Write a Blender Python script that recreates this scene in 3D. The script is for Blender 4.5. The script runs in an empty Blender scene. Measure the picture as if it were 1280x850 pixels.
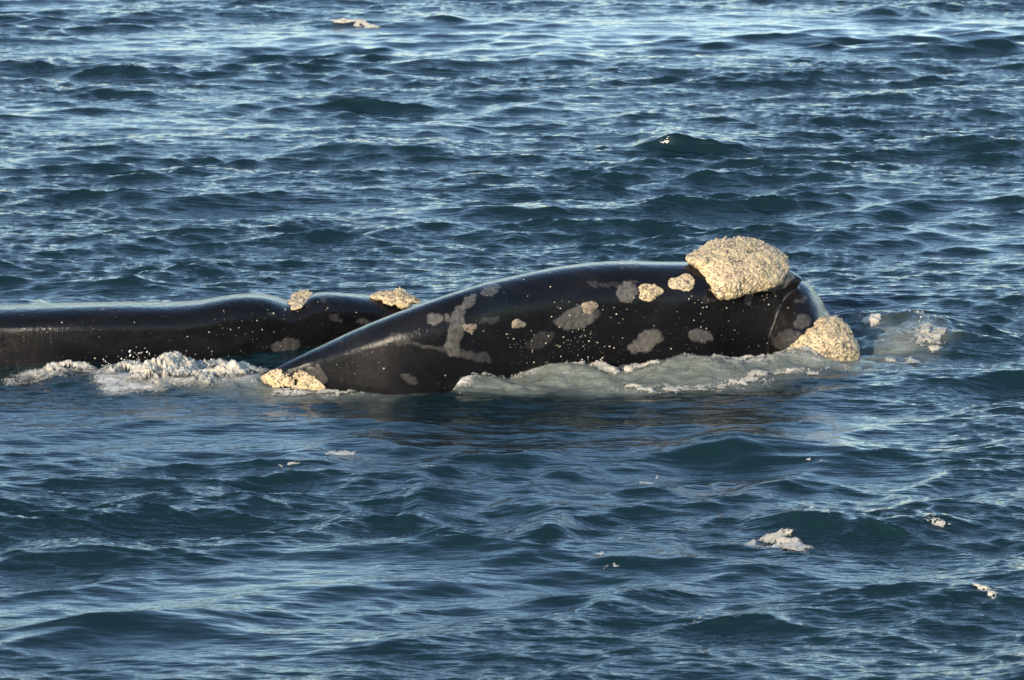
import bpy, bmesh, math, random
import numpy as np
from mathutils import Vector
from mathutils.bvhtree import BVHTree

sc = bpy.context.scene
R = math.radians
rng = np.random.default_rng(7)
random.seed(7)

# ------------------------------------------------------------------ camera
DIST, DEP = 30.0, R(12.0)
CY, CZ = -DIST*math.cos(DEP), DIST*math.sin(DEP)
FPX = 5333.0                                   # focal length in photo pixels (1280 wide)
PITCH = DEP - math.atan(45/FPX)
cd = bpy.data.cameras.new('camera'); cam = bpy.data.objects.new('camera', cd)
sc.collection.objects.link(cam); sc.camera = cam
cam.location = (0, CY, CZ); cam.rotation_euler = (math.pi/2 - PITCH, 0, 0)
cd.sensor_width = 36; cd.lens = 36*FPX/1280
cd.clip_start = 0.5; cd.clip_end = 20000
cd.dof.use_dof = True; cd.dof.focus_distance = 30.0; cd.dof.aperture_fstop = 7.1

# ------------------------------------------------------------------ sky and sun
SUN_EL, SUN_AZ = R(16), R(207)
world = bpy.data.worlds.new('World'); sc.world = world; world.use_nodes = True
nt = world.node_tree; bg = nt.nodes['Background']
sky = nt.nodes.new('ShaderNodeTexSky'); sky.sky_type = 'NISHITA'; sky.sun_disc = False
sky.sun_elevation = SUN_EL; sky.sun_rotation = SUN_AZ
sky.air_density = 1.0; sky.dust_density = 0.2; sky.ozone_density = 2.2
nt.links.new(sky.outputs[0], bg.inputs[0]); bg.inputs[1].default_value = 0.15
sl = bpy.data.lights.new('sun', 'SUN'); sun = bpy.data.objects.new('sun', sl)
sc.collection.objects.link(sun)
sl.energy = 2.7; sl.angle = R(0.5); sl.color = (1.0, 0.83, 0.62)
sd = Vector((math.sin(SUN_AZ)*math.cos(SUN_EL), math.cos(SUN_AZ)*math.cos(SUN_EL), math.sin(SUN_EL)))
sun.rotation_euler = sd.to_track_quat('Z', 'Y').to_euler(); sun.location = sd*60
sc.cycles.use_denoising = True
vs = sc.view_settings
vs.view_transform = 'Standard'; vs.look = 'None'; vs.exposure = 1.08; vs.gamma = 1.0; vs.use_curve_mapping = False

# ------------------------------------------------------------------ pixel <-> place
FW = np.array([0, math.cos(PITCH), -math.sin(PITCH)]); UP = np.array([0, math.sin(PITCH), math.cos(PITCH)])
CAM = np.array([0, CY, CZ])
def ray(px, row):
    px = np.asarray(px, float); row = np.asarray(row, float)
    d = FW[None]*np.ones(px.size)[:, None] + ((425-row)/FPX).reshape(-1, 1)*UP
    d[:, 0] += ((px-640)/FPX).ravel()
    return d
def ground(px, row, z=0.0):
    d = ray(np.atleast_1d(px), np.atleast_1d(row)); t = (z-CZ)/d[:, 2]
    return (CAM + d*t[:, None])
def at_y(px, row, y):
    d = ray(np.atleast_1d(px), np.atleast_1d(row)); t = (y-CY)/d[:, 1]
    return CAM + d*t[:, None]
def project(P):
    Q = P - CAM; dep = Q @ FW
    return 640 + FPX*Q[:, 0]/dep, 425 - FPX*(Q @ UP)/dep

# ------------------------------------------------------------------ numpy noise
_perm = np.random.default_rng(3).permutation(256); _perm = np.concatenate([_perm]*3).astype(np.int32)
_g = np.random.default_rng(4).normal(size=(256, 3)); _g /= np.linalg.norm(_g, axis=1)[:, None]
def perlin(P):
    P = np.asarray(P, float); i = np.floor(P).astype(np.int64); f = P - i; i &= 255
    u = f*f*f*(f*(f*6-15)+10); out = 0
    for a in (0, 1):
        for b in (0, 1):
            for c in (0, 1):
                h = _perm[_perm[_perm[(i[:, 0]+a) & 255] + ((i[:, 1]+b) & 255)] + ((i[:, 2]+c) & 255)]
                dot = (_g[h]*(f - (a, b, c))).sum(1)
                wgt = (u[:, 0] if a else 1-u[:, 0])*(u[:, 1] if b else 1-u[:, 1])*(u[:, 2] if c else 1-u[:, 2])
                out = out + dot*wgt
    return out*1.6
def fbm(P, octv=4, gain=0.5):
    s = 0; a = 1.0; P = np.asarray(P, float)
    for k in range(octv):
        s = s + a*perlin(P*(2.03**k) + 17.3*k); a *= gain
    return s
def n2(x, y, scale, seed=0.0, octv=4, gain=.5):
    return fbm(np.stack([x*scale, y*scale, np.full_like(x, seed*3.71+.5)], 1), octv, gain)
def smooth(a, b, x):
    t = np.clip((x-a)/(b-a), 0, 1); return t*t*(3-2*t)
def poly_sd(P, poly):
    """signed distance (inside > 0) from points P (n,2) to a closed polygon (m,2)"""
    poly = np.asarray(poly, float); best = np.full(len(P), 1e18); ins = np.zeros(len(P), bool)
    for a, b in zip(poly, np.roll(poly, -1, 0)):
        e = b-a; w = P-a
        t = np.clip((w @ e)/(e @ e + 1e-12), 0, 1)
        best = np.minimum(best, ((w - t[:, None]*e)**2).sum(1))
        c = (a[1] > P[:, 1]) != (b[1] > P[:, 1])
        xx = a[0] + (P[:, 1]-a[1])*(b[0]-a[0])/(b[1]-a[1] + 1e-12)
        ins ^= c & (P[:, 0] < xx)
    return np.where(ins, 1, -1)*np.sqrt(best)
def line_d(P, line):
    """distance to a polyline and the position (0..1) along it"""
    line = np.asarray(line, float); seg = np.linalg.norm(np.diff(line, axis=0), axis=1)
    cum = np.concatenate([[0], np.cumsum(seg)]); best = np.full(len(P), 1e18); pos = np.zeros(len(P))
    for k in range(len(line)-1):
        a, b = line[k], line[k+1]; e = b-a; w = P-a
        t = np.clip((w @ e)/(e @ e), 0, 1); d = ((w - t[:, None]*e)**2).sum(1)
        m = d < best; best[m] = d[m]; pos[m] = (cum[k] + t[m]*seg[k])/cum[-1]
    return np.sqrt(best), pos
def gpoly(pts): return ground([p[0] for p in pts], [p[1] for p in pts])[:, :2]

# ------------------------------------------------------------------ mesh helpers
def mesh_obj(name, V, F, mat=None, parent=None, smooth_shade=True):
    """V (n,3); F (m,3|4) int array or list of arrays"""
    Fs = F if isinstance(F, list) else [F]
    me = bpy.data.meshes.new(name)
    me.vertices.add(len(V)); me.vertices.foreach_set('co', np.asarray(V, np.float32).ravel())
    idx = np.concatenate([f.ravel() for f in Fs]).astype(np.int32)
    tot = np.concatenate([np.full(len(f), f.shape[1]) for f in Fs]).astype(np.int32)
    st = np.concatenate([[0], np.cumsum(tot)[:-1]]).astype(np.int32)
    me.loops.add(len(idx)); me.loops.foreach_set('vertex_index', idx)
    me.polygons.add(len(tot)); me.polygons.foreach_set('loop_start', st)
    me.polygons.foreach_set('loop_total', tot)
    me.polygons.foreach_set('use_smooth', np.full(len(tot), smooth_shade))
    me.update(calc_edges=True); me.validate()
    o = bpy.data.objects.new(name, me); sc.collection.objects.link(o)
    if mat: me.materials.append(mat)
    if parent: o.parent = parent
    return o
def attr(o, name, val):
    a = o.data.attributes.new(name, 'FLOAT', 'POINT'); a.data.foreach_set('value', np.asarray(val, np.float32))
def tag(o, label=None, cat=None, group=None, kind=None):
    for k, v in (('label', label), ('category', cat), ('group', group), ('kind', kind)):
        if v: o[k] = v
    return o
def grid_faces(nr, nc, wrap=False):
    r = np.arange(nr-1)[:, None]; c = np.arange(nc if wrap else nc-1)[None]
    c2 = (c+1) % nc
    return np.stack([r*nc+c, r*nc+c2, (r+1)*nc+c2, (r+1)*nc+c], -1).reshape(-1, 4)

# ------------------------------------------------------------------ materials
def new_mat(name):
    m = bpy.data.materials.new(name); m.use_nodes = True; t = m.node_tree
    return m, t, t.nodes['Principled BSDF']
def N(t, kind, **kw):
    n = t.nodes.new(kind)
    for k, v in kw.items():
        if k.startswith('i_'): n.inputs[k[2:].replace('_', ' ')].default_value = v
        else: setattr(n, k, v)
    return n
def L(t, a, b): t.links.new(a, b)
def A(t, name): return N(t, 'ShaderNodeAttribute', attribute_name=name).outputs['Fac']
def noise(t, scale, detail=4, rough=.5, dist=0.0, stretch=None):
    tc = N(t, 'ShaderNodeTexCoord'); src = tc.outputs['Object']
    if stretch:
        mp = N(t, 'ShaderNodeMapping'); mp.inputs['Scale'].default_value = stretch[0]
        mp.inputs['Rotation'].default_value = (0, 0, stretch[1]); L(t, src, mp.inputs[0]); src = mp.outputs[0]
    n = N(t, 'ShaderNodeTexNoise'); n.inputs['Scale'].default_value = scale; n.inputs['Detail'].default_value = detail
    n.inputs['Roughness'].default_value = rough; n.inputs['Distortion'].default_value = dist
    L(t, src, n.inputs['Vector']); return n.outputs['Fac']
def ramp(t, src, a, b, ca=(0, 0, 0, 1), cb=(1, 1, 1, 1)):
    r = N(t, 'ShaderNodeValToRGB'); r.color_ramp.elements[0].position = a; r.color_ramp.elements[1].position = b
    r.color_ramp.elements[0].color = ca; r.color_ramp.elements[1].color = cb; L(t, src, r.inputs[0]); return r.outputs[0]
def mix(t, fac, a, b):
    m = N(t, 'ShaderNodeMix', data_type='RGBA')
    for s, v in ((m.inputs[0], fac), (m.inputs[6], a), (m.inputs[7], b)):
        if hasattr(v, 'links'): L(t, v, s)
        else: s.default_value = v
    return m.outputs[2]
def mth(t, op, a, b=None, clamp=False):
    m = N(t, 'ShaderNodeMath', operation=op, use_clamp=clamp)
    for s, v in zip(m.inputs, (a, b)):
        if v is None: continue
        if hasattr(v, 'links'): L(t, v, s)
        else: s.default_value = v
    return m.outputs[0]
def bump(t, p, src, dist, strength=1.0, prev=None):
    b = N(t, 'ShaderNodeBump'); b.inputs['Distance'].default_value = dist; b.inputs['Strength'].default_value = strength
    L(t, src, b.inputs['Height'])
    if prev: L(t, prev, b.inputs['Normal'])
    L(t, b.outputs[0], p.inputs['Normal']); return b.outputs[0]

def mat_sea():
    m, t, p = new_mat('sea_water')
    aer = mth(t, 'MULTIPLY', A(t, 'aerated'), ramp(t, noise(t, 7, 7, .65, .8, ((.6, 1, 1), 0)), .18, .75), True)
    lace = mth(t, 'ADD', mth(t, 'MAXIMUM', A(t, 'foam'), mth(t, 'MULTIPLY', A(t, 'aerated'), .20)), mth(t, 'MULTIPLY', mth(t, 'SUBTRACT', noise(t, 22, 7, .75, 1.2), .5), 1.7))
    fm = ramp(t, lace, .42, .74)
    col = mix(t, aer, (.0055, .018, .021, 1), (.38, .40, .32, 1))
    col = mix(t, fm, col, (.74, .70, .61, 1))
    L(t, col, p.inputs['Base Color'])
    p.inputs['IOR'].default_value = 1.333
    ro = mth(t, 'ADD', mth(t, 'MULTIPLY', fm, .3), .10); L(t, ro, p.inputs['Roughness'])
    gust = A(t, 'gust')
    b1 = mth(t, 'MULTIPLY', noise(t, 8, 2, .5, .15, ((.22, 1.3, 1), .16)), gust)
    b2 = mth(t, 'MULTIPLY', noise(t, 21, 2, .5, .15, ((.22, 1.2, 1), -.10)), gust)
    n1 = bump(t, p, b1, .018); n1 = bump(t, p, b2, .011, 1, n1); n1 = bump(t, p, mth(t, 'MULTIPLY', noise(t, 48, 2, .5, .2, ((.4, 1.1, 1), .3)), gust), .0035, 1, n1)
    wild = mth(t, 'MAXIMUM', fm, mth(t, 'MULTIPLY', A(t, 'aerated'), .8))
    bump(t, p, mth(t, 'MULTIPLY', noise(t, 45, 6, .75), wild), .028, 1, n1)
    return m
def mat_foam():
    m, t, p = new_mat('sea_foam')
    c = mix(t, ramp(t, noise(t, 20, 5, .6), .35, .7), (.50, .44, .34, 1), (.80, .71, .57, 1))
    c = mix(t, A(t, 'thin'), c, (.22, .24, .21, 1))
    L(t, c, p.inputs['Base Color']); p.inputs['Roughness'].default_value = .42
    p.inputs['Subsurface Weight'].default_value = .6; p.inputs['Subsurface Radius'].default_value = (1.0, .9, .75); p.inputs['Subsurface Scale'].default_value = .035
    p.inputs['IOR'].default_value = 1.33
    al = mth(t, 'ADD', mth(t, 'MULTIPLY', mth(t, 'SUBTRACT', 1.0, A(t, 'thin')), 1.15), mth(t, 'MULTIPLY', mth(t, 'SUBTRACT', noise(t, 38, 5, .7, .8), .5), 1.9))
    L(t, ramp(t, al, .30, .75), p.inputs['Alpha'])
    b = bump(t, p, noise(t, 60, 5, .7), .014, .7)
    v = N(t, 'ShaderNodeTexVoronoi'); v.inputs['Scale'].default_value = 110
    tc = N(t, 'ShaderNodeTexCoord'); L(t, tc.outputs['Object'], v.inputs['Vector'])
    bump(t, p, v.outputs['Distance'], .006, .6, b)
    return m
def mat_skin():
    m, t, p = new_mat('whale_skin')
    base = mix(t, ramp(t, noise(t, 3, 6, .65, .4, ((.6, 1, 1.6), 0)), .45, .8), (.006, .006, .007, 1), (.016, .0145, .0145, 1))
    scuff = ramp(t, noise(t, 14, 5, .7, .6, ((.7, 1, 2.2), .3)), .60, .78)
    base = mix(t, mth(t, 'MULTIPLY', scuff, .30), base, (.075, .062, .052, 1))
    gc = mix(t, noise(t, 25, 4, .6), (.07, .064, .058, 1), (.15, .137, .125, 1))
    pale = A(t, 'grey_skin')
    L(t, mix(t, pale, base, gc), p.inputs['Base Color'])
    p.inputs['IOR'].default_value = 1.34; p.inputs['Specular IOR Level'].default_value = .36
    ro = mth(t, 'ADD', mth(t, 'MULTIPLY', noise(t, 9, 5, .6), .16), .03)
    ro = mth(t, 'ADD', ro, mth(t, 'MULTIPLY', pale, .22)); L(t, ro, p.inputs['Roughness'])
    b = bump(t, p, noise(t, 6, 4, .55), .02, .35); b = bump(t, p, noise(t, 45, 5, .65), .004, .7, b)
    b = bump(t, p, noise(t, 7, 5, .65, .5, ((3.2, 2.0, .6), 0)), .008, .6, b)
    bump(t, p, pale, .004, .8, b)
    return m
def mat_call(name='callosity_crust', ca=(.50, .375, .195, 1), cb=(.70, .56, .335, 1)):
    m, t, p = new_mat(name)
    c = mix(t, ramp(t, noise(t, 18, 5, .65), .35, .7), ca, cb)
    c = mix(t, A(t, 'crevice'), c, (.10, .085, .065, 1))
    c = mix(t, mth(t, 'MULTIPLY', ramp(t, noise(t, 5, 4, .6), .48, .68), .65), c, (.50, .36, .25, 1))
    curl = mth(t, 'ABSOLUTE', mth(t, 'SUBTRACT', noise(t, 19, 2, .5, 1.6), .5))
    curl = mth(t, 'MULTIPLY', ramp(t, curl, .016, .055, (1, 1, 1, 1), (0, 0, 0, 1)), ramp(t, noise(t, 15, 3, .6), .44, .53))
    c = mix(t, mth(t, 'MULTIPLY', curl, .95), c, (.09, .07, .05, 1))
    c = mix(t, mth(t, 'MULTIPLY', ramp(t, noise(t, 60, 3, .7), .57, .64), .95), c, (.12, .095, .07, 1))
    L(t, c, p.inputs['Base Color']); p.inputs['Roughness'].default_value = .62
    b = bump(t, p, noise(t, 40, 5, .7), .004, .6); bump(t, p, noise(t, 120, 4, .7), .002, .7, b)
    return m
def mat_plain(name, col, ro):
    m, t, p = new_mat(name)
    L(t, mix(t, noise(t, 40, 3), tuple(c*.75 for c in col)+(1,), tuple(col)+(1,)), p.inputs['Base Color'])
    p.inputs['Roughness'].default_value = ro; return m
M_SEA, M_FOAM, M_SKIN, M_CALL = mat_sea(), mat_foam(), mat_skin(), mat_call()
M_CALL2 = mat_call('weathered_callosity', (.26, .20, .14, 1), (.44, .35, .24, 1))
M_LICE_GLINT = mat_plain('lice_and_glints', (.72, .62, .45), .5)  # cream of the cyamids, also stands for sun glint on drops
M_BARN = mat_plain('barnacle_shell', (.52, .42, .29), .65)
M_DROP = mat_plain('spray_drops', (.85, .80, .72), .15)

# ------------------------------------------------------------------ the sea surface
def spectrum_tile(n, size, kp, kmin, kmax, wind, spread, seed, power=4.0, floor=.01):
    r = np.random.default_rng(seed); k1 = 2*np.pi*np.fft.fftfreq(n, size/n)
    kx, ky = np.meshgrid(k1, k1); k = np.hypot(kx, ky); k[0, 0] = 1e-6
    cosw = (kx*math.cos(wind)+ky*math.sin(wind))/k
    D = np.where(cosw > 0, np.abs(cosw)**spread, .03*np.abs(cosw)**spread) + floor
    S = np.exp(-1.25*(kp/k)**2)/k**power*D
    S *= (1-np.exp(-(k/kmin)**4))*np.exp(-(k/kmax)**4); S[0, 0] = 0
    H = np.sqrt(S)*(r.normal(size=(n, n)) + 1j*r.normal(size=(n, n)))
    h = np.fft.ifft2(H); s = h.real.std()
    dx = np.fft.ifft2(1j*kx/k*H).real/s; dy = np.fft.ifft2(1j*ky/k*H).real/s
    return h.real/s, dx, dy, n, size
def sample(tile, x, y, which):
    n, size = tile[3], tile[4]
    a = (x/size % 1)*n; b = (y/size % 1)*n
    i = np.floor(a).astype(int); j = np.floor(b).astype(int); fa, fb = a-i, b-j
    i %= n; j %= n; i2 = (i+1) % n; j2 = (j+1) % n; res = []
    w00, w10, w01, w11 = (1-fa)*(1-fb), fa*(1-fb), (1-fa)*fb, fa*fb
    for q in which:
        T = tile[q]; res.append(T[j, i]*w00 + T[j, i2]*w10 + T[j2, i]*w01 + T[j2, i2]*w11)
    return res
WIND = R(-78)                                   # the chop runs towards the boat
T_A = spectrum_tile(1024, 36.0, 2*np.pi/1.7, 2*np.pi/9, 2*np.pi/.24, WIND, 5.0, 21, 3.9)
T_B = spectrum_tile(768, 6.9, 2*np.pi/.36, 2*np.pi/.8, 2*np.pi/.06, WIND-.15, 7.0, 5, 3.5, .012)

# steep wavelets seen in the photograph: px, row, half width px, height m
CREST = [(480, 190, 120, .15), (860, 186, 75, .20), (445, 66, 70, .12), (555, 650, 55, .12), (670, 668, 85, .12),
         (960, 568, 130, .11), (1000, 664, 75, .09), (800, 700, 70, .09), (930, 100, 55, .12), (640, 268, 130, .09),
         (760, 142, 170, .08), (1170, 128, 150, .09), (1240, 186, 70, .10), (480, 560, 150, .06), (150, 118, 80, .08),
         (1250, 552, 60, .10), (1200, 680, 90, .07), (700, 78, 60, .10),
         (180, 208, 70, .07), (540, 24, 50, .12), (1120, 18, 60, .12), (90, 700, 100, .05), (900, 725, 70, .05), (330, 400, 60, .04)]
_cg = ground([c[0] for c in CREST], [c[1] for c in CREST])
_cl = ground([c[0]-c[2] for c in CREST], [c[1] for c in CREST]); CR = []
for c, g, l in zip(CREST, _cg, _cl): CR.append((g[0], g[1], g[0]-l[0], c[3], random.uniform(-.25, .25)))

SLICK = [(*ground(px_, r_)[0, :2], rx_, ry_) for px_, r_, rx_, ry_ in [(250, 740, 1.6, .5), (330, 815, 1.8, .7), (1000, 815, 1.7, .5), (1130, 705, 1.1, .35), (800, 625, 1.3, .25), (250, 30, 3.5, 2.5), (760, 60, 3, 1.5), (300, 505, 1.0, .35), (1150, 40, 2.5, 1.2)]]
CALM = gpoly([(-150, 480), (200, 482), (480, 494), (700, 478), (1000, 462), (1150, 440)])
RIDGE = gpoly([(560, 492), (590, 480), (640, 473), (720, 470), (820, 467), (920, 463), (1010, 458), (1070, 452)])
RIDGE2 = gpoly([(20, 474), (100, 476), (170, 478), (240, 482), (310, 480), (340, 484)])
LOWER = gpoly([(720, 484), (800, 486), (880, 481), (960, 473), (1040, 464), (1090, 456)])
BOW = gpoly([(1075, 440), (1110, 428), (1150, 416), (1170, 420)])
MILKY = [gpoly([(575, 484), (600, 462), (690, 456), (800, 452), (900, 446), (1000, 446), (1085, 443), (1120, 448), (1085, 460),
                (1010, 472), (900, 486), (770, 494), (650, 497), (585, 494)]),
         gpoly([(140, 470), (330, 472), (405, 482), (520, 492), (430, 501), (330, 497), (230, 490), (150, 488)]),
         gpoly([(1070, 405), (1115, 412), (1160, 412), (1185, 425), (1170, 440), (1130, 455), (1080, 452)])]
WHITE = [gpoly([(100, 474), (135, 455), (200, 455), (290, 458), (335, 468), (320, 486), (250, 488), (190, 495), (135, 490)]),
         gpoly([(0, 464), (60, 458), (125, 462), (130, 474), (60, 480), (0, 478)]),
         gpoly([(585, 478), (605, 463), (660, 458), (700, 458), (690, 466), (640, 472), (600, 486)]),
         gpoly([(780, 452), (860, 447), (950, 443), (1010, 445), (960, 450), (860, 455)]),
         gpoly([(1065, 403), (1100, 410), (1095, 416), (1070, 410)])]
def sea(u, v, full=True):
    u = np.asarray(u, float); v = np.asarray(v, float)
    rr = np.hypot(u, v-5); fade = 1-smooth(30, 60, rr)
    ca, sa = math.cos(.2), math.sin(.2)
    h, dx, dy = sample(T_A, u+14.0, v+24.0, (0, 1, 2))
    gust = np.clip(.95 + 1.3*n2(u*.6, v, .30, 2, 3), .45, 1.35)
    h2, ex, ey = sample(T_B, u*ca-v*sa, u*sa+v*ca, (0, 1, 2))
    ex, ey = ex*ca+ey*sa, -ex*sa+ey*ca
    slick = np.zeros_like(u)
    for sx, sy, rx, ry in SLICK: slick = np.maximum(slick, np.exp(-((u-sx)/rx)**2-((v-sy+.25*np.sin(u*1.3))/ry)**2))
    gust = gust*(1-.40*slick)
    calm = np.zeros_like(u); nb = (np.abs(u) < 6) & (np.abs(v) < 4)
    if nb.any(): calm[nb] = np.exp(-(line_d(np.stack([u[nb], v[nb]], 1), CALM)[0]/.9)**2)
    grp = np.clip(.85+1.5*n2(u*.55, v, .42, 12, 2), .4, 1.55)
    a, b = .0235*grp*(1-.6*calm)*(1-.35*slick), .0055*gust
    z = a*h + b*h2; x = u + 1.4*a*dx + .6*b*ex; y = v + 1.4*a*dy + .6*b*ey
    for cx, cy, w, hh, tl in CR:
        q = (u-cx)/w; m = np.abs(q) < 1
        if not m.any(): continue
        wv = n2(u[m], v[m], .9, cx+cy, 3)
        c = cy + tl*(u[m]-cx) + .22*wv; d = v[m]-c
        e = np.clip(1-q[m]**2, 0, 1)*(.65+.5*n2(u[m], np.zeros(m.sum()), 2.2, cx, 2))
        prof = np.where(d < 0, np.exp(-(np.abs(d)/.17)**1.5), np.exp(-(np.abs(d)/.70)**1.25)); g = .80*hh*e*prof
        z[m] += g; y[m] -= .8*g
    P = np.stack([u, v], 1); near = (np.abs(u) < 5) & (np.abs(v) < 4); foam = np.zeros_like(u); aer = np.zeros_like(u)
    if near.any():
        Q = P[near]; wob = np.stack([n2(Q[:, 0], Q[:, 1], 2.0, 4, 4), n2(Q[:, 0], Q[:, 1], 2.0, 5, 4)], 1)
        Qw = Q + wob*(.10, .22)
        d, s = line_d(Qw, RIDGE); g = np.exp(-(d/.24)**2)*(.07+.05*np.sin(s*17)*np.sin(s*7+1))*smooth(0, .06, s)*smooth(1, .85, s)
        d2, s2 = line_d(Qw, RIDGE2); g += np.exp(-(d2/.35)**2)*.05*smooth(0, .2, s2)*smooth(1, .9, s2)
        d3, s3 = line_d(Qw, BOW); g += np.exp(-(d3/.30)**2)*(.05+.05*s3)*smooth(0, .1, s3)
        ae = np.zeros(len(Q)); fo = np.zeros(len(Q))
        fo = np.maximum(fo, np.exp(-(d/.15)**2)*(.75*smooth(.38, .16, s)+.45+.30*smooth(.55, .7, s))*smooth(0, .04, s)*smooth(1, .93, s))
        dl, sl_ = line_d(Qw, LOWER); fo = np.maximum(fo, np.exp(-(dl/.09)**2)*.52*smooth(0, .1, sl_)*smooth(1, .9, sl_))
        for pl in MILKY: ae = np.maximum(ae, smooth(-.22, .34, poly_sd(Qw, pl)))
        for pl in WHITE: fo = np.maximum(fo, smooth(-.15, .15, poly_sd(Qw, pl)))
        z[near] += g + ae*.012*(n2(Q[:, 0], Q[:, 1], 9, 8, 4, .6)) ; aer[near] = ae; foam[near] = fo*.75
    x = u + (x-u)*fade; y = v + (y-v)*fade; z = z*fade
    return np.stack([x, y, z], 1), foam, aer, gust

def build_sea():
    s = np.linspace(-1, 1, 820); ext = 1 + np.geomspace(.02, 60, 26)
    s = np.concatenate([-ext[::-1], s, ext])
    d = np.geomspace(17.5, 60, 1060); d = np.concatenate([np.linspace(-600, -10, 10), np.linspace(0, 16, 14), d, np.geomspace(61, 9000, 40)])
    Wd = .165*np.clip(d, 17, None)
    Dg, Sg = np.meshgrid(d, s, indexing='ij'); u = (Sg*Wd[:, None]).ravel(); v = (Dg + CY).ravel()
    V, foam, aer, gust = sea(u, v)
    o = mesh_obj('sea', V, grid_faces(len(d), len(s)), M_SEA)
    attr(o, 'foam', foam); attr(o, 'aerated', aer); attr(o, 'gust', gust)
    tag(o, kind='structure'); return o
SEA = build_sea()
_sv = np.empty(len(SEA.data.vertices)*3, np.float32); SEA.data.vertices.foreach_get('co', _sv)

# ------------------------------------------------------------------ whales: bodies
def interp(tab, x):
    t = np.array(tab, float); xx, yy = t[:, 0], t[:, 1]
    # monotone-ish smooth interpolation
    d = np.gradient(yy, xx); i = np.clip(np.searchsorted(xx, x)-1, 0, len(xx)-2)
    h = xx[i+1]-xx[i]; s = np.clip((x-xx[i])/h, 0, 1)
    return ((1+2*s)*(1-s)**2*yy[i] + s*(1-s)**2*h*d[i] + s*s*(3-2*s)*yy[i+1] + s*s*(s-1)*h*d[i+1])
def loft(px, top_row, water_row, half_w, zbot, near=.45, n_exp=2.3, shear=None, ntheta=96, belly=.66):
    """closed tube of cross-sections; each section's height is solved so that its upper outline falls on top_row"""
    th = np.linspace(0, 2*np.pi, ntheta, endpoint=False); ct, st = np.cos(th), np.sin(th)
    cy = -np.sign(ct)*np.abs(ct)**(2/n_exp); cz = np.sign(st)*np.abs(st)**(2/n_exp); V = []
    for p, tr, wr, w, zb in zip(px, top_row, water_row, half_w, zbot):
        wn = w*near; yf = ground(p, wr)[0, 1]; yc = yf + wn
        def sec(zt):
            zc = belly*zt if zt > 0 else zt*.5
            z = np.where(cz > 0, zc + cz*(zt-zc), zc + cz*(zc-zb)); y = yc + np.where(cy < 0, wn, w*.72)*cy
            x0 = at_y(p, 450, yc)[0, 0]
            return np.stack([np.full(ntheta, x0), y, z], 1)
        lo, hi = -.6, 1.6
        for _ in range(30):
            mid = (lo+hi)/2; r = project(sec(mid))[1].min()
            if r < tr: hi = mid
            else: lo = mid
        S = sec((lo+hi)/2)
        if shear is not None: S = shear(p, S)
        V.append(S)
    V = np.array(V); n = len(V)
    cap = np.stack([V[0].mean(0), V[-1].mean(0)]); F = grid_faces(n, ntheta, True)
    k = n*ntheta; j = np.arange(ntheta); j2 = (j+1) % ntheta
    T = np.concatenate([np.stack([np.full(ntheta, k), j2, j], 1), np.stack([np.full(ntheta, k+1), (n-1)*ntheta+j, (n-1)*ntheta+j2], 1)])
    return np.concatenate([V.reshape(-1, 3), cap]), F, T
def outline_blob(poly, plane, front, back, nr=40, nt=120, e=.5, jag=0):
    """closed lens: outline in pixels, plane(px,row)->depth along the view axis, bulging front and back"""
    poly = np.array(poly, float); c = poly.mean(0)
    ang = np.arctan2(poly[:, 1]-c[1], poly[:, 0]-c[0]); o = np.argsort(ang); ang = ang[o]; rad = np.linalg.norm(poly-c, axis=1)[o]
    th = np.linspace(-np.pi, np.pi, nt, endpoint=False)
    r = np.interp(th, np.concatenate([ang-2*np.pi, ang, ang+2*np.pi]), np.tile(rad, 3))
    for _ in range(2): r = .25*np.roll(r, 1)+.5*r+.25*np.roll(r, -1)
    if jag: r = r*(1 + jag*fbm(np.stack([np.cos(th)*3.1+c[0], np.sin(th)*3.1+c[1], 0*th], 1), 5, .65))
    s = np.sin(np.linspace(0, np.pi/2, nr+1)[1:]); V = []; idx = []
    def pt(px, row, off):
        d = ray(px, row); dep = plane(px, row) - off
        return CAM + d*dep[:, None]
    V.append(pt(c[:1], c[1:], np.array([front])))
    for a in s:
        V.append(pt(c[0]+a*r*np.cos(th), c[1]+a*r*np.sin(th), front*(1-a*a)**e*np.ones(nt)))
    for a in s[::-1][1:]:
        V.append(pt(c[0]+a*r*np.cos(th), c[1]+a*r*np.sin(th), -back*(1-a*a)**e*np.ones(nt)))
    V.append(pt(c[:1], c[1:], -np.array([back])))
    n = len(V)-2; F = grid_faces(n, nt, True)+1; j = np.arange(nt); j2 = (j+1) % nt; k = 1+n*nt
    T = np.concatenate([np.stack([np.zeros(nt, int), j2+1, j+1], 1), np.stack([np.full(nt, k), 1+(n-1)*nt+j, 1+(n-1)*nt+j2], 1)])
    return np.concatenate(V), F, T
def fuse(name, shapes, voxel, parent):
    Vs, Fs, Ts, k = [], [], [], 0
    for V, F, T in shapes: Vs.append(V); Fs.append(F+k); Ts.append(T+k); k += len(V)
    o = mesh_obj(name, np.concatenate(Vs), [np.concatenate(Fs), np.concatenate(Ts)])
    bm = bmesh.new(); bm.from_mesh(o.data); bmesh.ops.recalc_face_normals(bm, faces=bm.faces); bm.to_mesh(o.data); bm.free()
    md = o.modifiers.new('r', 'REMESH'); md.mode = 'VOXEL'; md.voxel_size = voxel
    ms = o.modifiers.new('s', 'SMOOTH'); ms.factor = .5; ms.iterations = 16
    dg = bpy.context.evaluated_depsgraph_get(); me = bpy.data.meshes.new_from_object(o.evaluated_get(dg))
    old = o.data; o.modifiers.clear(); o.data = me; bpy.data.meshes.remove(old); me.name = name
    me.materials.clear(); me.materials.append(M_SKIN)
    me.polygons.foreach_set('use_smooth', np.ones(len(me.polygons), bool)); o.parent = parent
    return o
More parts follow.
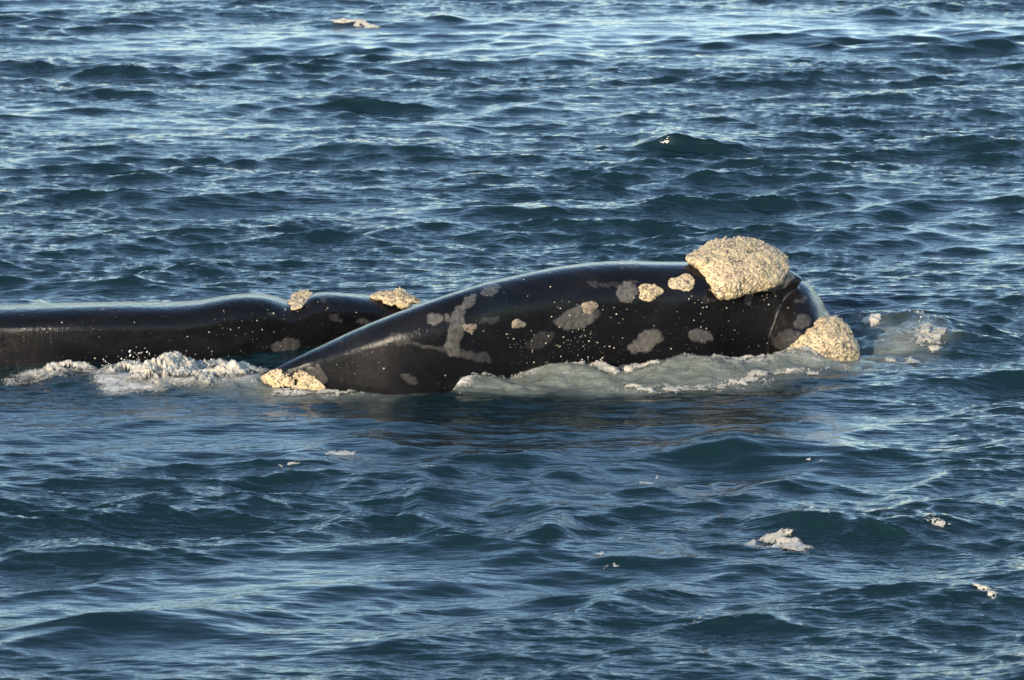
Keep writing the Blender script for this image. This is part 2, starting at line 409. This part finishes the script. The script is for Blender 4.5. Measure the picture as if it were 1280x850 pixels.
def coords(o):
    a = np.empty(len(o.data.vertices)*3, np.float32); o.data.vertices.foreach_get('co', a); return a.reshape(-1, 3).astype(float)
def root(name, label, cat, group=None):
    o = bpy.data.objects.new(name, None); sc.collection.objects.link(o); o.empty_display_size = .3
    return tag(o, label, cat, group)
def depth_plane(p0, d0, gr, gc=0.0):
    return lambda px, row: d0 + (np.asarray(row)-p0[1])*gr + (np.asarray(px)-p0[0])*gc
def ydepth(px, row, y): return float((at_y(px, row, y)[0]-CAM) @ FW)

# near whale: head rolled at the surface, chin to the right
W1 = root('whale', 'black right whale head with huge cream crusted lump above a crusted chin', 'whale', 'whales at the surface')
TOP1 = [(316, 473), (326, 467), (345, 458), (400, 432), (450, 409), (500, 389), (550, 371), (600, 355), (650, 343), (700, 333), (740, 328),
        (780, 326), (830, 327), (860, 327), (890, 326), (920, 325), (950, 326), (975, 329), (992, 336), (1006, 344), (1014, 350), (1019, 357)]
WAT1 = [(316, 473), (330, 479), (400, 487), (500, 493), (580, 489), (650, 476), (750, 463), (850, 456), (960, 446), (1019, 441)]
HW1 = [(316, .05), (345, .16), (400, .30), (500, .48), (600, .60), (700, .68), (800, .72), (880, .70), (940, .62), (980, .48), (1000, .38), (1012, .26), (1019, .14)]
px1 = np.concatenate([np.linspace(317, 960, 150), np.linspace(963, 1018, 38)])
def shear1(p, S):
    k = smooth(860, 985, np.float64(p)); x0 = (p-640)*.005625
    S = S.copy(); S[:, 0] -= k*(.05+.21*(1-smooth(.41, .54, S[:, 2])))
    return S
upper = loft(px1, interp(TOP1, px1), interp(WAT1, px1), interp(HW1, px1), np.full(len(px1), -.55), .40, 2.0, shear1)
JAW = [(962, 470), (962, 440), (965, 405), (972, 375), (982, 356), (996, 349), (1009, 353), (1021, 367), (1032, 387), (1042, 405), (1054, 424), (1064, 445), (1066, 475), (1020, 500)]
jd = ydepth(1000, 420, .94)
jaw = outline_blob(JAW, depth_plane((1000, 420), jd, -.0015, .0012), .40, .42, e=.55)
body1 = fuse('body', [upper, jaw], .011, W1)
C1 = coords(body1)

# second whale, passing behind
W2 = root('whale', 'smooth black whale back with small dip behind a tan tuft, lying behind the other whale', 'whale', 'whales at the surface')
TOP2 = [(-700, 470), (-600, 440), (-400, 400), (-200, 386), (0, 381), (60, 379), (150, 377), (225, 376.5), (250, 374.5), (270, 371), (295, 367.5), (320, 367),
        (338, 369), (350, 372.5), (360, 376), (370, 377), (380, 372.5), (390, 367), (405, 365), (430, 366), (460, 368.5), (490, 372), (520, 378), (545, 386), (580, 398), (620, 412), (640, 424)]
WAT2 = [(-700, 470), (-600, 462), (-400, 458), (0, 456), (100, 456), (200, 452), (300, 446), (380, 438), (480, 425), (600, 411), (640, 408)]
HW2 = [(-700, .1), (-600, .35), (-400, .60), (0, .68), (250, .66), (340, .60), (400, .52), (500, .5), (580, .36), (640, .12)]
px2 = np.concatenate([np.linspace(-690, -30, 60), np.linspace(-20, 640, 200)])
body2 = fuse('body', [loft(px2, interp(TOP2, px2), interp(WAT2, px2), interp(HW2, px2), np.full(len(px2), -.5), .34, 2.0)], .014, W2)
C2 = coords(body2)

# grey sloughing skin on the near whale: centre px,row, radii px, angle deg (image), strength
GREY1 = [(542, 397, 10, 8, -20, 1), (571, 408, 10, 27, 8, 1), (566, 436, 9, 11, 0, .9), (559, 397, 4, 4, 0, .8), (585, 378, 12, 6, -40, 1), (612, 362, 13, 6, -25, .9),
         (612, 401, 13, 4, -10, .5), (721, 397, 27, 13, -18, 1), (784, 364, 11, 14, -15, 1), (808, 427, 22, 11, -30, 1), (876, 420, 15, 8, 8, 1),
         (742, 354, 7, 4, 0, .35), (790, 331, 20, 3, 0, .35), (675, 425, 18, 8, -30, .3), (975, 352, 22, 9, -35, .9), (935, 374, 5, 6, 0, .6),
         (1003, 402, 11, 8, -40, .5), (985, 425, 20, 12, -10, .35), (1000, 375, 7, 3, 0, .4), (590, 445, 26, 5, 12, .5), (512, 474, 10, 5, 10, .35),
         (500, 424, 14, 7, 0, .3), (540, 434, 40, 2.2, 10, .4), (395, 470, 14, 12, 30, .5), (885, 375, 10, 3, 0, .3), (770, 355, 30, 3, -6, .25)]
GREY2 = [(358, 432, 18, 9, -8, .6), (352, 444, 4, 6, 0, .4), (408, 371, 8, 4, -30, .4), (420, 398, 10, 4, 20, .4), (455, 402, 8, 4, 0, .5), (338, 392, 6, 2, 0, .4), (165, 380, 40, 2, 0, .2)]
def paint(o, V, spots, ycut):
    px, row = project(V); m = np.zeros(len(V))
    wx = 3.4*fbm(V*14, 4, .5); wy = 3.4*fbm(V*14+40, 4, .5); mot = .85+.5*fbm(V*26+7, 4, .6)
    for cx, cy, rx, ry, an, st in spots:
        a = R(an); dx, dy = px+wx-cx, row+wy-cy
        e = np.hypot((dx*math.cos(a)+dy*math.sin(a))/rx, (-dx*math.sin(a)+dy*math.cos(a))/ry)
        m = np.maximum(m, st*smooth(1.10, .95, e)*np.clip(mot, .55, 1.1))
    m *= V[:, 1] < ycut
    attr(o, 'grey_skin', m)
paint(body1, C1, GREY1, 1.6); paint(body2, C2, GREY2, 2.6)

def bvh_of(o, V):
    F = np.empty(len(o.data.loops), np.int32); o.data.loops.foreach_get('vertex_index', F)
    return BVHTree.FromPolygons([tuple(v) for v in V], [tuple(p.vertices) for p in o.data.polygons])
BV1, BV2 = bvh_of(body1, C1), bvh_of(body2, C2)
def hit(bv, px, row):
    d = ray(np.array([px]), np.array([row]))[0]; dv = Vector(d).normalized()
    loc, nrm, _, _ = bv.ray_cast(Vector(CAM), dv)
    return loc, nrm

# ------------------------------------------------------------------ callosities
def callosity(name, parent, bv, poly, front, back, mat, lump=.02, cell=22.0, e=.5, nr=46, nt=150, label=None, plane=None, spikes=0, seed=0):
    poly = np.array(poly, float)
    if plane is None:                          # plane fitted to the skin that the crust grows on
        xs = np.linspace(poly[:, 0].min(), poly[:, 0].max(), 13); ys = np.linspace(poly[:, 1].min(), poly[:, 1].max(), 13)
        gx, gy = [q.ravel() for q in np.meshgrid(xs, ys)]; ins = poly_sd(np.stack([gx, gy], 1), poly) > 0; rows = []
        for a, b in zip(gx[ins], gy[ins]):
            l, n = hit(bv, a, b)
            if l is not None: rows.append((a, b, float((np.array(l)-CAM) @ FW)))
        Q = np.array(rows); c = np.linalg.lstsq(np.stack([Q[:, 0], Q[:, 1], np.ones(len(Q))], 1), Q[:, 2], rcond=None)[0]
        plane = lambda px, row: c[0]*np.asarray(px)+c[1]*np.asarray(row)+c[2]
    V, F, T = outline_blob(poly, plane, front, back, nr, nt, e, .04)
    o = mesh_obj(name, V, [F, T], mat, parent)
    nrm = np.empty(len(V)*3, np.float32); o.data.vertices.foreach_get('normal', nrm); nrm = nrm.reshape(-1, 3)
    cen = V.mean(0)
    if ((V-cen)*nrm).sum() < 0: nrm = -nrm
    big = fbm(V*8+seed, 4, .6); w = perlin(V*cell+seed+.6*fbm(V*9, 2)[:, None]); w2 = perlin(V*cell*1.9+seed+9)
    worm = np.minimum(np.abs(w), .35)/.35
    h = lump*(.8*big + .35*worm + .2*w2)
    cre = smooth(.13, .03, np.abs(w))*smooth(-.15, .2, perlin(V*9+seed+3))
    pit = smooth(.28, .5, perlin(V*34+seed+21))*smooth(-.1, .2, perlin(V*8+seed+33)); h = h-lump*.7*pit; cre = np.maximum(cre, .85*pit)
    V = V + nrm*h[:, None]
    o.data.vertices.foreach_set('co', V.astype(np.float32).ravel()); o.data.update()
    attr(o, 'crevice', cre)
    if label: o['label'] = label
    if spikes:                                 # small shells standing on the crust
        vis = nrm @ -FW; front_i = np.where((vis > -.35) & ((nrm[:, 2] > .42) | (vis < .35) | (np.random.default_rng(5).random(len(V)) < .08)))[0]; r = np.random.default_rng(seed+1)
        pick = r.choice(front_i, spikes); Vs, Fs = [], []
        for q, i in enumerate(pick):
            n = nrm[i] + r.normal(size=3)*.35; n /= np.linalg.norm(n); t = np.cross(n, r.normal(size=3)); t /= np.linalg.norm(t); b = np.cross(n, t)
            rad = r.uniform(.004, .008); ht = r.uniform(.005, .020)*(.35+.65*max(0, nrm[i][2])); base = V[i]-n*.004; ring = []
            for k in range(6):
                a = k*math.pi/3; ring.append(base+rad*(math.cos(a)*t+math.sin(a)*b))
            top = [base + n*ht + (p-base)*.42 for p in ring]
            Vs += ring+top; k0 = q*12
            Fs += [(k0+k, k0+(k+1) % 6, k0+6+(k+1) % 6, k0+6+k) for k in range(6)] + [(k0+6, k0+7, k0+8, k0+9), (k0+6, k0+9, k0+10, k0+11)]
        s = mesh_obj('barnacles', np.array(Vs), np.array(Fs), M_BARN, o, False); s['kind'] = 'stuff'
    return o

BON = [(857, 323), (866, 315), (878, 308), (892, 302), (910, 299), (930, 298), (946, 301), (962, 307), (975, 316), (985, 328), (986, 340), (980, 351),
       (968, 358), (950, 363), (930, 367), (912, 372), (899, 372), (889, 366), (886, 356), (880, 346), (870, 335), (861, 329)]
bd = ydepth(922, 337, 1.02)
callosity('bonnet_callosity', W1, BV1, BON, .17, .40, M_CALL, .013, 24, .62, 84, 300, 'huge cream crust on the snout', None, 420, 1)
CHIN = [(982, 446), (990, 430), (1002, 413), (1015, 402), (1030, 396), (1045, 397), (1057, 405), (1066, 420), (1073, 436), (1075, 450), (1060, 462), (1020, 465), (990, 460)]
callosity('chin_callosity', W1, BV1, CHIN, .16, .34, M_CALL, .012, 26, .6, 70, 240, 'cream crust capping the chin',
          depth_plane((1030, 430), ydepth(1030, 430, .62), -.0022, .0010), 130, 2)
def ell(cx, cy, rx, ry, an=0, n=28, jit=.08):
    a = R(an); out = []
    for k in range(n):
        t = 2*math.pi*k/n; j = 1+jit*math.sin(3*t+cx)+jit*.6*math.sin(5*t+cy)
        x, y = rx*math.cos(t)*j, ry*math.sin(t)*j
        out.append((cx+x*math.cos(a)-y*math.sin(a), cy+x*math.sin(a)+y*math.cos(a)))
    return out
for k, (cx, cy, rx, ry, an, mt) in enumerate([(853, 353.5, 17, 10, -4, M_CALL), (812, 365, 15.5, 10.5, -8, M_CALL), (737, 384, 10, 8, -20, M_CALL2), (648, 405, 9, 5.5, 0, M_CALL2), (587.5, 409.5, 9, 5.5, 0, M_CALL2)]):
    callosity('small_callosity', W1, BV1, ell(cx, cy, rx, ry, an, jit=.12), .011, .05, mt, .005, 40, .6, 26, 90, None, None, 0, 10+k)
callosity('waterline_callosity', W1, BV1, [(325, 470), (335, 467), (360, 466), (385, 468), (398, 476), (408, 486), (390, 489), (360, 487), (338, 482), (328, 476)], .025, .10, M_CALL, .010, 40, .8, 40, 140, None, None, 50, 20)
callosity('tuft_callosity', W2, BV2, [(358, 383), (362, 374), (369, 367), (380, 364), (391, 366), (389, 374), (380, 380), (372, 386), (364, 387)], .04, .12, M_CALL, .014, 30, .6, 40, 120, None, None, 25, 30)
callosity('ridge_callosity', W2, BV2, [(461, 369), (470, 367), (490, 366), (510, 369), (524, 374), (528, 377), (515, 380), (495, 381), (478, 376)], .05, .20, M_CALL, .012, 32, .6, 40, 140, None, depth_plane((495, 374), ydepth(495, 374, 1.40), -.006, .0012), 25, 31)

# pale specks on the wet skin: cyamids plus sunlit drops, their glint painted pale
def add_lice_glints(parent, bv, boxes, seed):
    r = np.random.default_rng(seed); Vs, Fs, k0 = [], [], 0
    ico = bmesh.new(); bmesh.ops.create_icosphere(ico, subdivisions=1, radius=1); iv = np.array([v.co[:] for v in ico.verts]); jf = np.array([[v.index for v in f.verts] for f in ico.faces]); ico.free()
    for x0, y0, x1, y1, n in boxes:
        for _ in range(n):
            px, row = r.uniform(x0, x1), r.uniform(y0, y1); l, nn = hit(bv, px, row)
            if l is None: continue
            rad = .0016 + .0050*r.random()**4
            Vs.append(np.array(l)+iv*rad*(1.2, .8, .9)); Fs.append(jf+k0); k0 += len(iv)
    o = mesh_obj('lice_and_glints', np.concatenate(Vs), np.concatenate(Fs), M_LICE_GLINT, parent); o['kind'] = 'stuff'
add_lice_glints(W1, BV1, [(580, 340, 970, 455, 70), (630, 415, 760, 455, 90), (780, 365, 960, 440, 35), (690, 375, 780, 440, 50), (860, 368, 980, 385, 30), (420, 420, 600, 490, 22), (970, 350, 1040, 440, 14)], 1)
add_lice_glints(W2, BV2, [(100, 385, 360, 445, 34), (260, 385, 360, 440, 34), (0, 390, 120, 450, 14), (370, 375, 460, 420, 12)], 2)

# ------------------------------------------------------------------ foam with body
_b = bmesh.new(); bmesh.ops.create_icosphere(_b, subdivisions=1, radius=1)
ICO_V = np.array([v.co[:] for v in _b.verts]); ICO_F = np.array([[v.index for v in f.verts] for f in _b.faces]); _b.free()
def foam_sheet(poly, lift, label, cat='foam', group=None, step=.008, lumps=14.0, bias=.0, name='foam_patch', edge=.10, thin=.0, seed=0, kind=None, rough=.6, bubbles=0, bsize=1.0, lace=1.0):
    g = gpoly(poly); x0, y0 = g.min(0)-.2; x1, y1 = g.max(0)+.2
    xs = np.arange(x0, x1, step); ys = np.arange(y0, y1, step*1.5); U, Vv = [q.ravel() for q in np.meshgrid(xs, ys)]
    P, _, _, _ = sea(U, Vv); sdist = poly_sd(np.stack([U, Vv], 1) + np.stack([n2(U, Vv, 3, seed, 4), n2(U, Vv, 3, seed+1, 4)], 1)*(.07, .16), g)
    base = smooth(-edge, edge*1.4, sdist)
    q = n2(U, Vv*.7, lumps*.22, seed+2, 3, .5); bl = np.abs(n2(U, Vv, lumps, seed+3, 4, .6))
    hole = n2(U, Vv*.8, lumps*.6, seed+6, 4, .65)
    f = lift*(base*(.75+.8*q+bias+rough*(.7-1.2*bl)) - .28 - lace*np.clip(hole-.05, 0, 1))
    keep = f > -.012; nr, nc = len(ys), len(xs)
    F = grid_faces(nr, nc); F = F[keep[F].all(1)]
    used = np.unique(F); mp = np.full(len(U), -1); mp[used] = np.arange(len(used))
    if len(used) < 8: return None
    V = P[used].copy(); V[:, 2] += np.clip(f[used], -.012, None); V[:, 0] += .012*n2(U[used], Vv[used], 20, seed+5, 2)
    thv = np.clip(thin + smooth(.50*lift, -.02*lift, f[used])*.85, 0, 1)
    Vs, Fs, th = [V], [mp[F]], [thv]; r = np.random.default_rng(seed); ok = np.where(f[used] > .0)[0]
    if bubbles and len(ok):
        pk = r.choice(ok, bubbles); rad = (.003+.011*r.random(bubbles)**3)*bsize
        C = V[pk] + r.normal(size=(bubbles, 3))*(.01, .01, .006)*bsize
        Vs.append((C[:, None]+ICO_V[None]*rad[:, None, None]).reshape(-1, 3))
        Ft = (ICO_F[None]+(np.arange(bubbles)*len(ICO_V))[:, None, None]).reshape(-1, 3)+len(V); th.append(np.full(bubbles*len(ICO_V), 0.0))
        Fs.append(Ft)
    o = mesh_obj(name, np.concatenate(Vs), Fs, M_FOAM); attr(o, 'thin', np.concatenate(th))
    return tag(o, label, cat, group, kind)
foam_sheet([(128, 476), (140, 458), (175, 452), (215, 457), (255, 456), (300, 462), (325, 470), (300, 480), (250, 482), (190, 487), (145, 486)], .105, 'churned white water heaped against the smooth whale back', 'foam', None, name='white_water', seed=1, bias=.1, kind='stuff', edge=.30, rough=.7, lumps=16, bubbles=5000, bsize=.30, lace=1.3)
foam_sheet([(0, 472), (30, 462), (80, 456), (122, 461), (120, 472), (70, 478), (10, 480)], .06, 'thin tumbling foam trailing along the whale back behind the churned white water', 'foam', None, name='white_water', seed=5, bias=-.1, kind='stuff', edge=.15, bubbles=2500, bsize=.3, rough=.6, lace=1.6)
foam_sheet([(576, 492), (586, 480), (610, 471), (660, 467), (740, 466), (735, 472), (670, 474), (625, 480), (600, 492)], .055, 'white foam crest curling along the flank of the whale head', 'foam', None, name='white_water', seed=9, kind='stuff', edge=.12, rough=.7, bubbles=3000, bsize=.3, lace=1.5)
foam_sheet([(730, 465), (820, 462), (900, 458), (1000, 452), (1070, 448), (1060, 454), (980, 460), (900, 465), (820, 469), (740, 471)], .03, 'narrow line of foam where the whale jaw meets the water', 'foam', None, name='white_water', seed=13, kind='stuff', edge=.10, rough=.7, bubbles=1500, bsize=.3, lace=2.0, thin=.15)
foam_sheet([(740, 482), (820, 483), (900, 478), (980, 469), (1060, 459), (1060, 464), (980, 475), (900, 484), (820, 489), (740, 488)], .02, 'broken line of sparkling froth at the outer foot of the milky wave beside the whale jaw', 'foam', None, name='white_water', seed=14, kind='stuff', edge=.08, rough=.8, bubbles=3000, bsize=.25, lace=2.6, thin=.2)
foam_sheet([(330, 488), (405, 488), (480, 494), (440, 500), (360, 498), (300, 493)], .025, 'milky froth under the low tip of the whale head', 'foam', None, name='white_water', seed=17, bias=-.1, kind='stuff', thin=.3)
foam_sheet([(1066, 402), (1085, 406), (1108, 412), (1096, 416), (1076, 410)], .03, 'small foam scrap just off the crusted chin', 'foam', 'loose foam', seed=21, edge=.06)
foam_sheet([(1118, 426), (1150, 418), (1180, 424), (1186, 432), (1160, 440), (1128, 438)], .022, 'pale foam patch splashing ahead of the chin', 'foam', 'loose foam', seed=25, edge=.08, thin=.35, bubbles=700, bsize=.25)
foam_sheet([(1140, 405), (1158, 396), (1168, 400), (1152, 412)], .06, 'little spout of spray tipped with foam ahead of the chin', 'foam', 'loose foam', seed=29, edge=.05, bubbles=400, bsize=.25)
foam_sheet([(1105, 448), (1135, 444), (1150, 450), (1125, 458)], .018, 'foam flecks at the end of the milky wake', 'foam', 'loose foam', seed=33, edge=.06, thin=.35)
foam_sheet([(935, 677), (955, 671), (985, 670), (1018, 677), (1005, 684), (960, 685)], .018, 'bubbly clump of foam alone on open water, thickest of the loose ones', 'foam', 'loose foam', seed=38, edge=.05, rough=.8, bias=.1, bubbles=1500, bsize=.28, lace=1.8, thin=.1)
foam_sheet([(1214, 737), (1232, 736), (1250, 745), (1258, 757), (1246, 758), (1236, 748)], .006, 'flat hooked foam streak on a smooth wave face', 'foam', 'loose foam', seed=41, edge=.03, bias=.4, thin=.05, lumps=22, step=.005, lace=2.0)
for k, (cx, cy, rx, ry, lb) in enumerate([(427, 565, 15, 4, 'ragged foam scrap on a short wave crest'), (812, 592, 16, 4, 'thin tongue of foam between two dark waves'), (542, 595, 12, 3, 'slim foam fleck lying flat on dark water'),
        (440, 31, 26, 6, 'distant breaking foam cap far beyond the whales'), (752, 694, 9, 5, 'foam blot on a dark steep wave face'), (760, 711, 12, 3, 'foam smear just below the foam blot on a dark wave'),
        (1012, 582, 10, 3, 'foam dab on a long dark wave'), (370, 590, 14, 2.5, 'faint foam line on the wave slope'), (1180, 658, 14, 3, 'drawn-out foam thread on a smooth swell'), (872, 780, 5, 4, 'tiny round foam dot on pale smooth water')]):
    foam_sheet(ell(cx, cy, rx, ry*.5, random.uniform(-8, 8), 16, .25), .006 if k != 3 else .016, lb, 'foam', 'loose foam', seed=50+4*k, edge=.03, bias=.3, thin=.08, lumps=22, step=.005, lace=2.0)

# drops thrown up by the splash
def drops(spots, seed):
    r = np.random.default_rng(seed); Vs, Fs, k0 = [], [], 0
    ico = bmesh.new(); bmesh.ops.create_icosphere(ico, subdivisions=1, radius=1); iv = np.array([v.co[:] for v in ico.verts]); jf = np.array([[v.index for v in f.verts] for f in ico.faces]); ico.free()
    for px, row, sx, sy, y, n in spots:
        for _ in range(n):
            c = at_y(px+r.normal()*sx, row+r.normal()*sy, y+r.normal()*.05)[0]
            rad = .0025+.006*r.random()**3; Vs.append(c+iv*rad*(1, 1, r.uniform(.8, 1.6))); Fs.append(jf+k0); k0 += len(iv)
    o = mesh_obj('spray', np.concatenate(Vs), np.concatenate(Fs), M_DROP)
    tag(o, 'fine drops of spray thrown up along the whales', 'spray', None, 'stuff')
drops([(165, 448, 8, 5, .25, 26), (180, 442, 8, 3, .25, 10), (135, 452, 6, 4, .25, 10), (240, 447, 20, 4, .25, 12), (700, 449, 35, 3, .1, 24), (640, 452, 30, 4, .0, 20), (1155, 405, 8, 5, 1.6, 24), (850, 447, 60, 2, .5, 20)], 3)
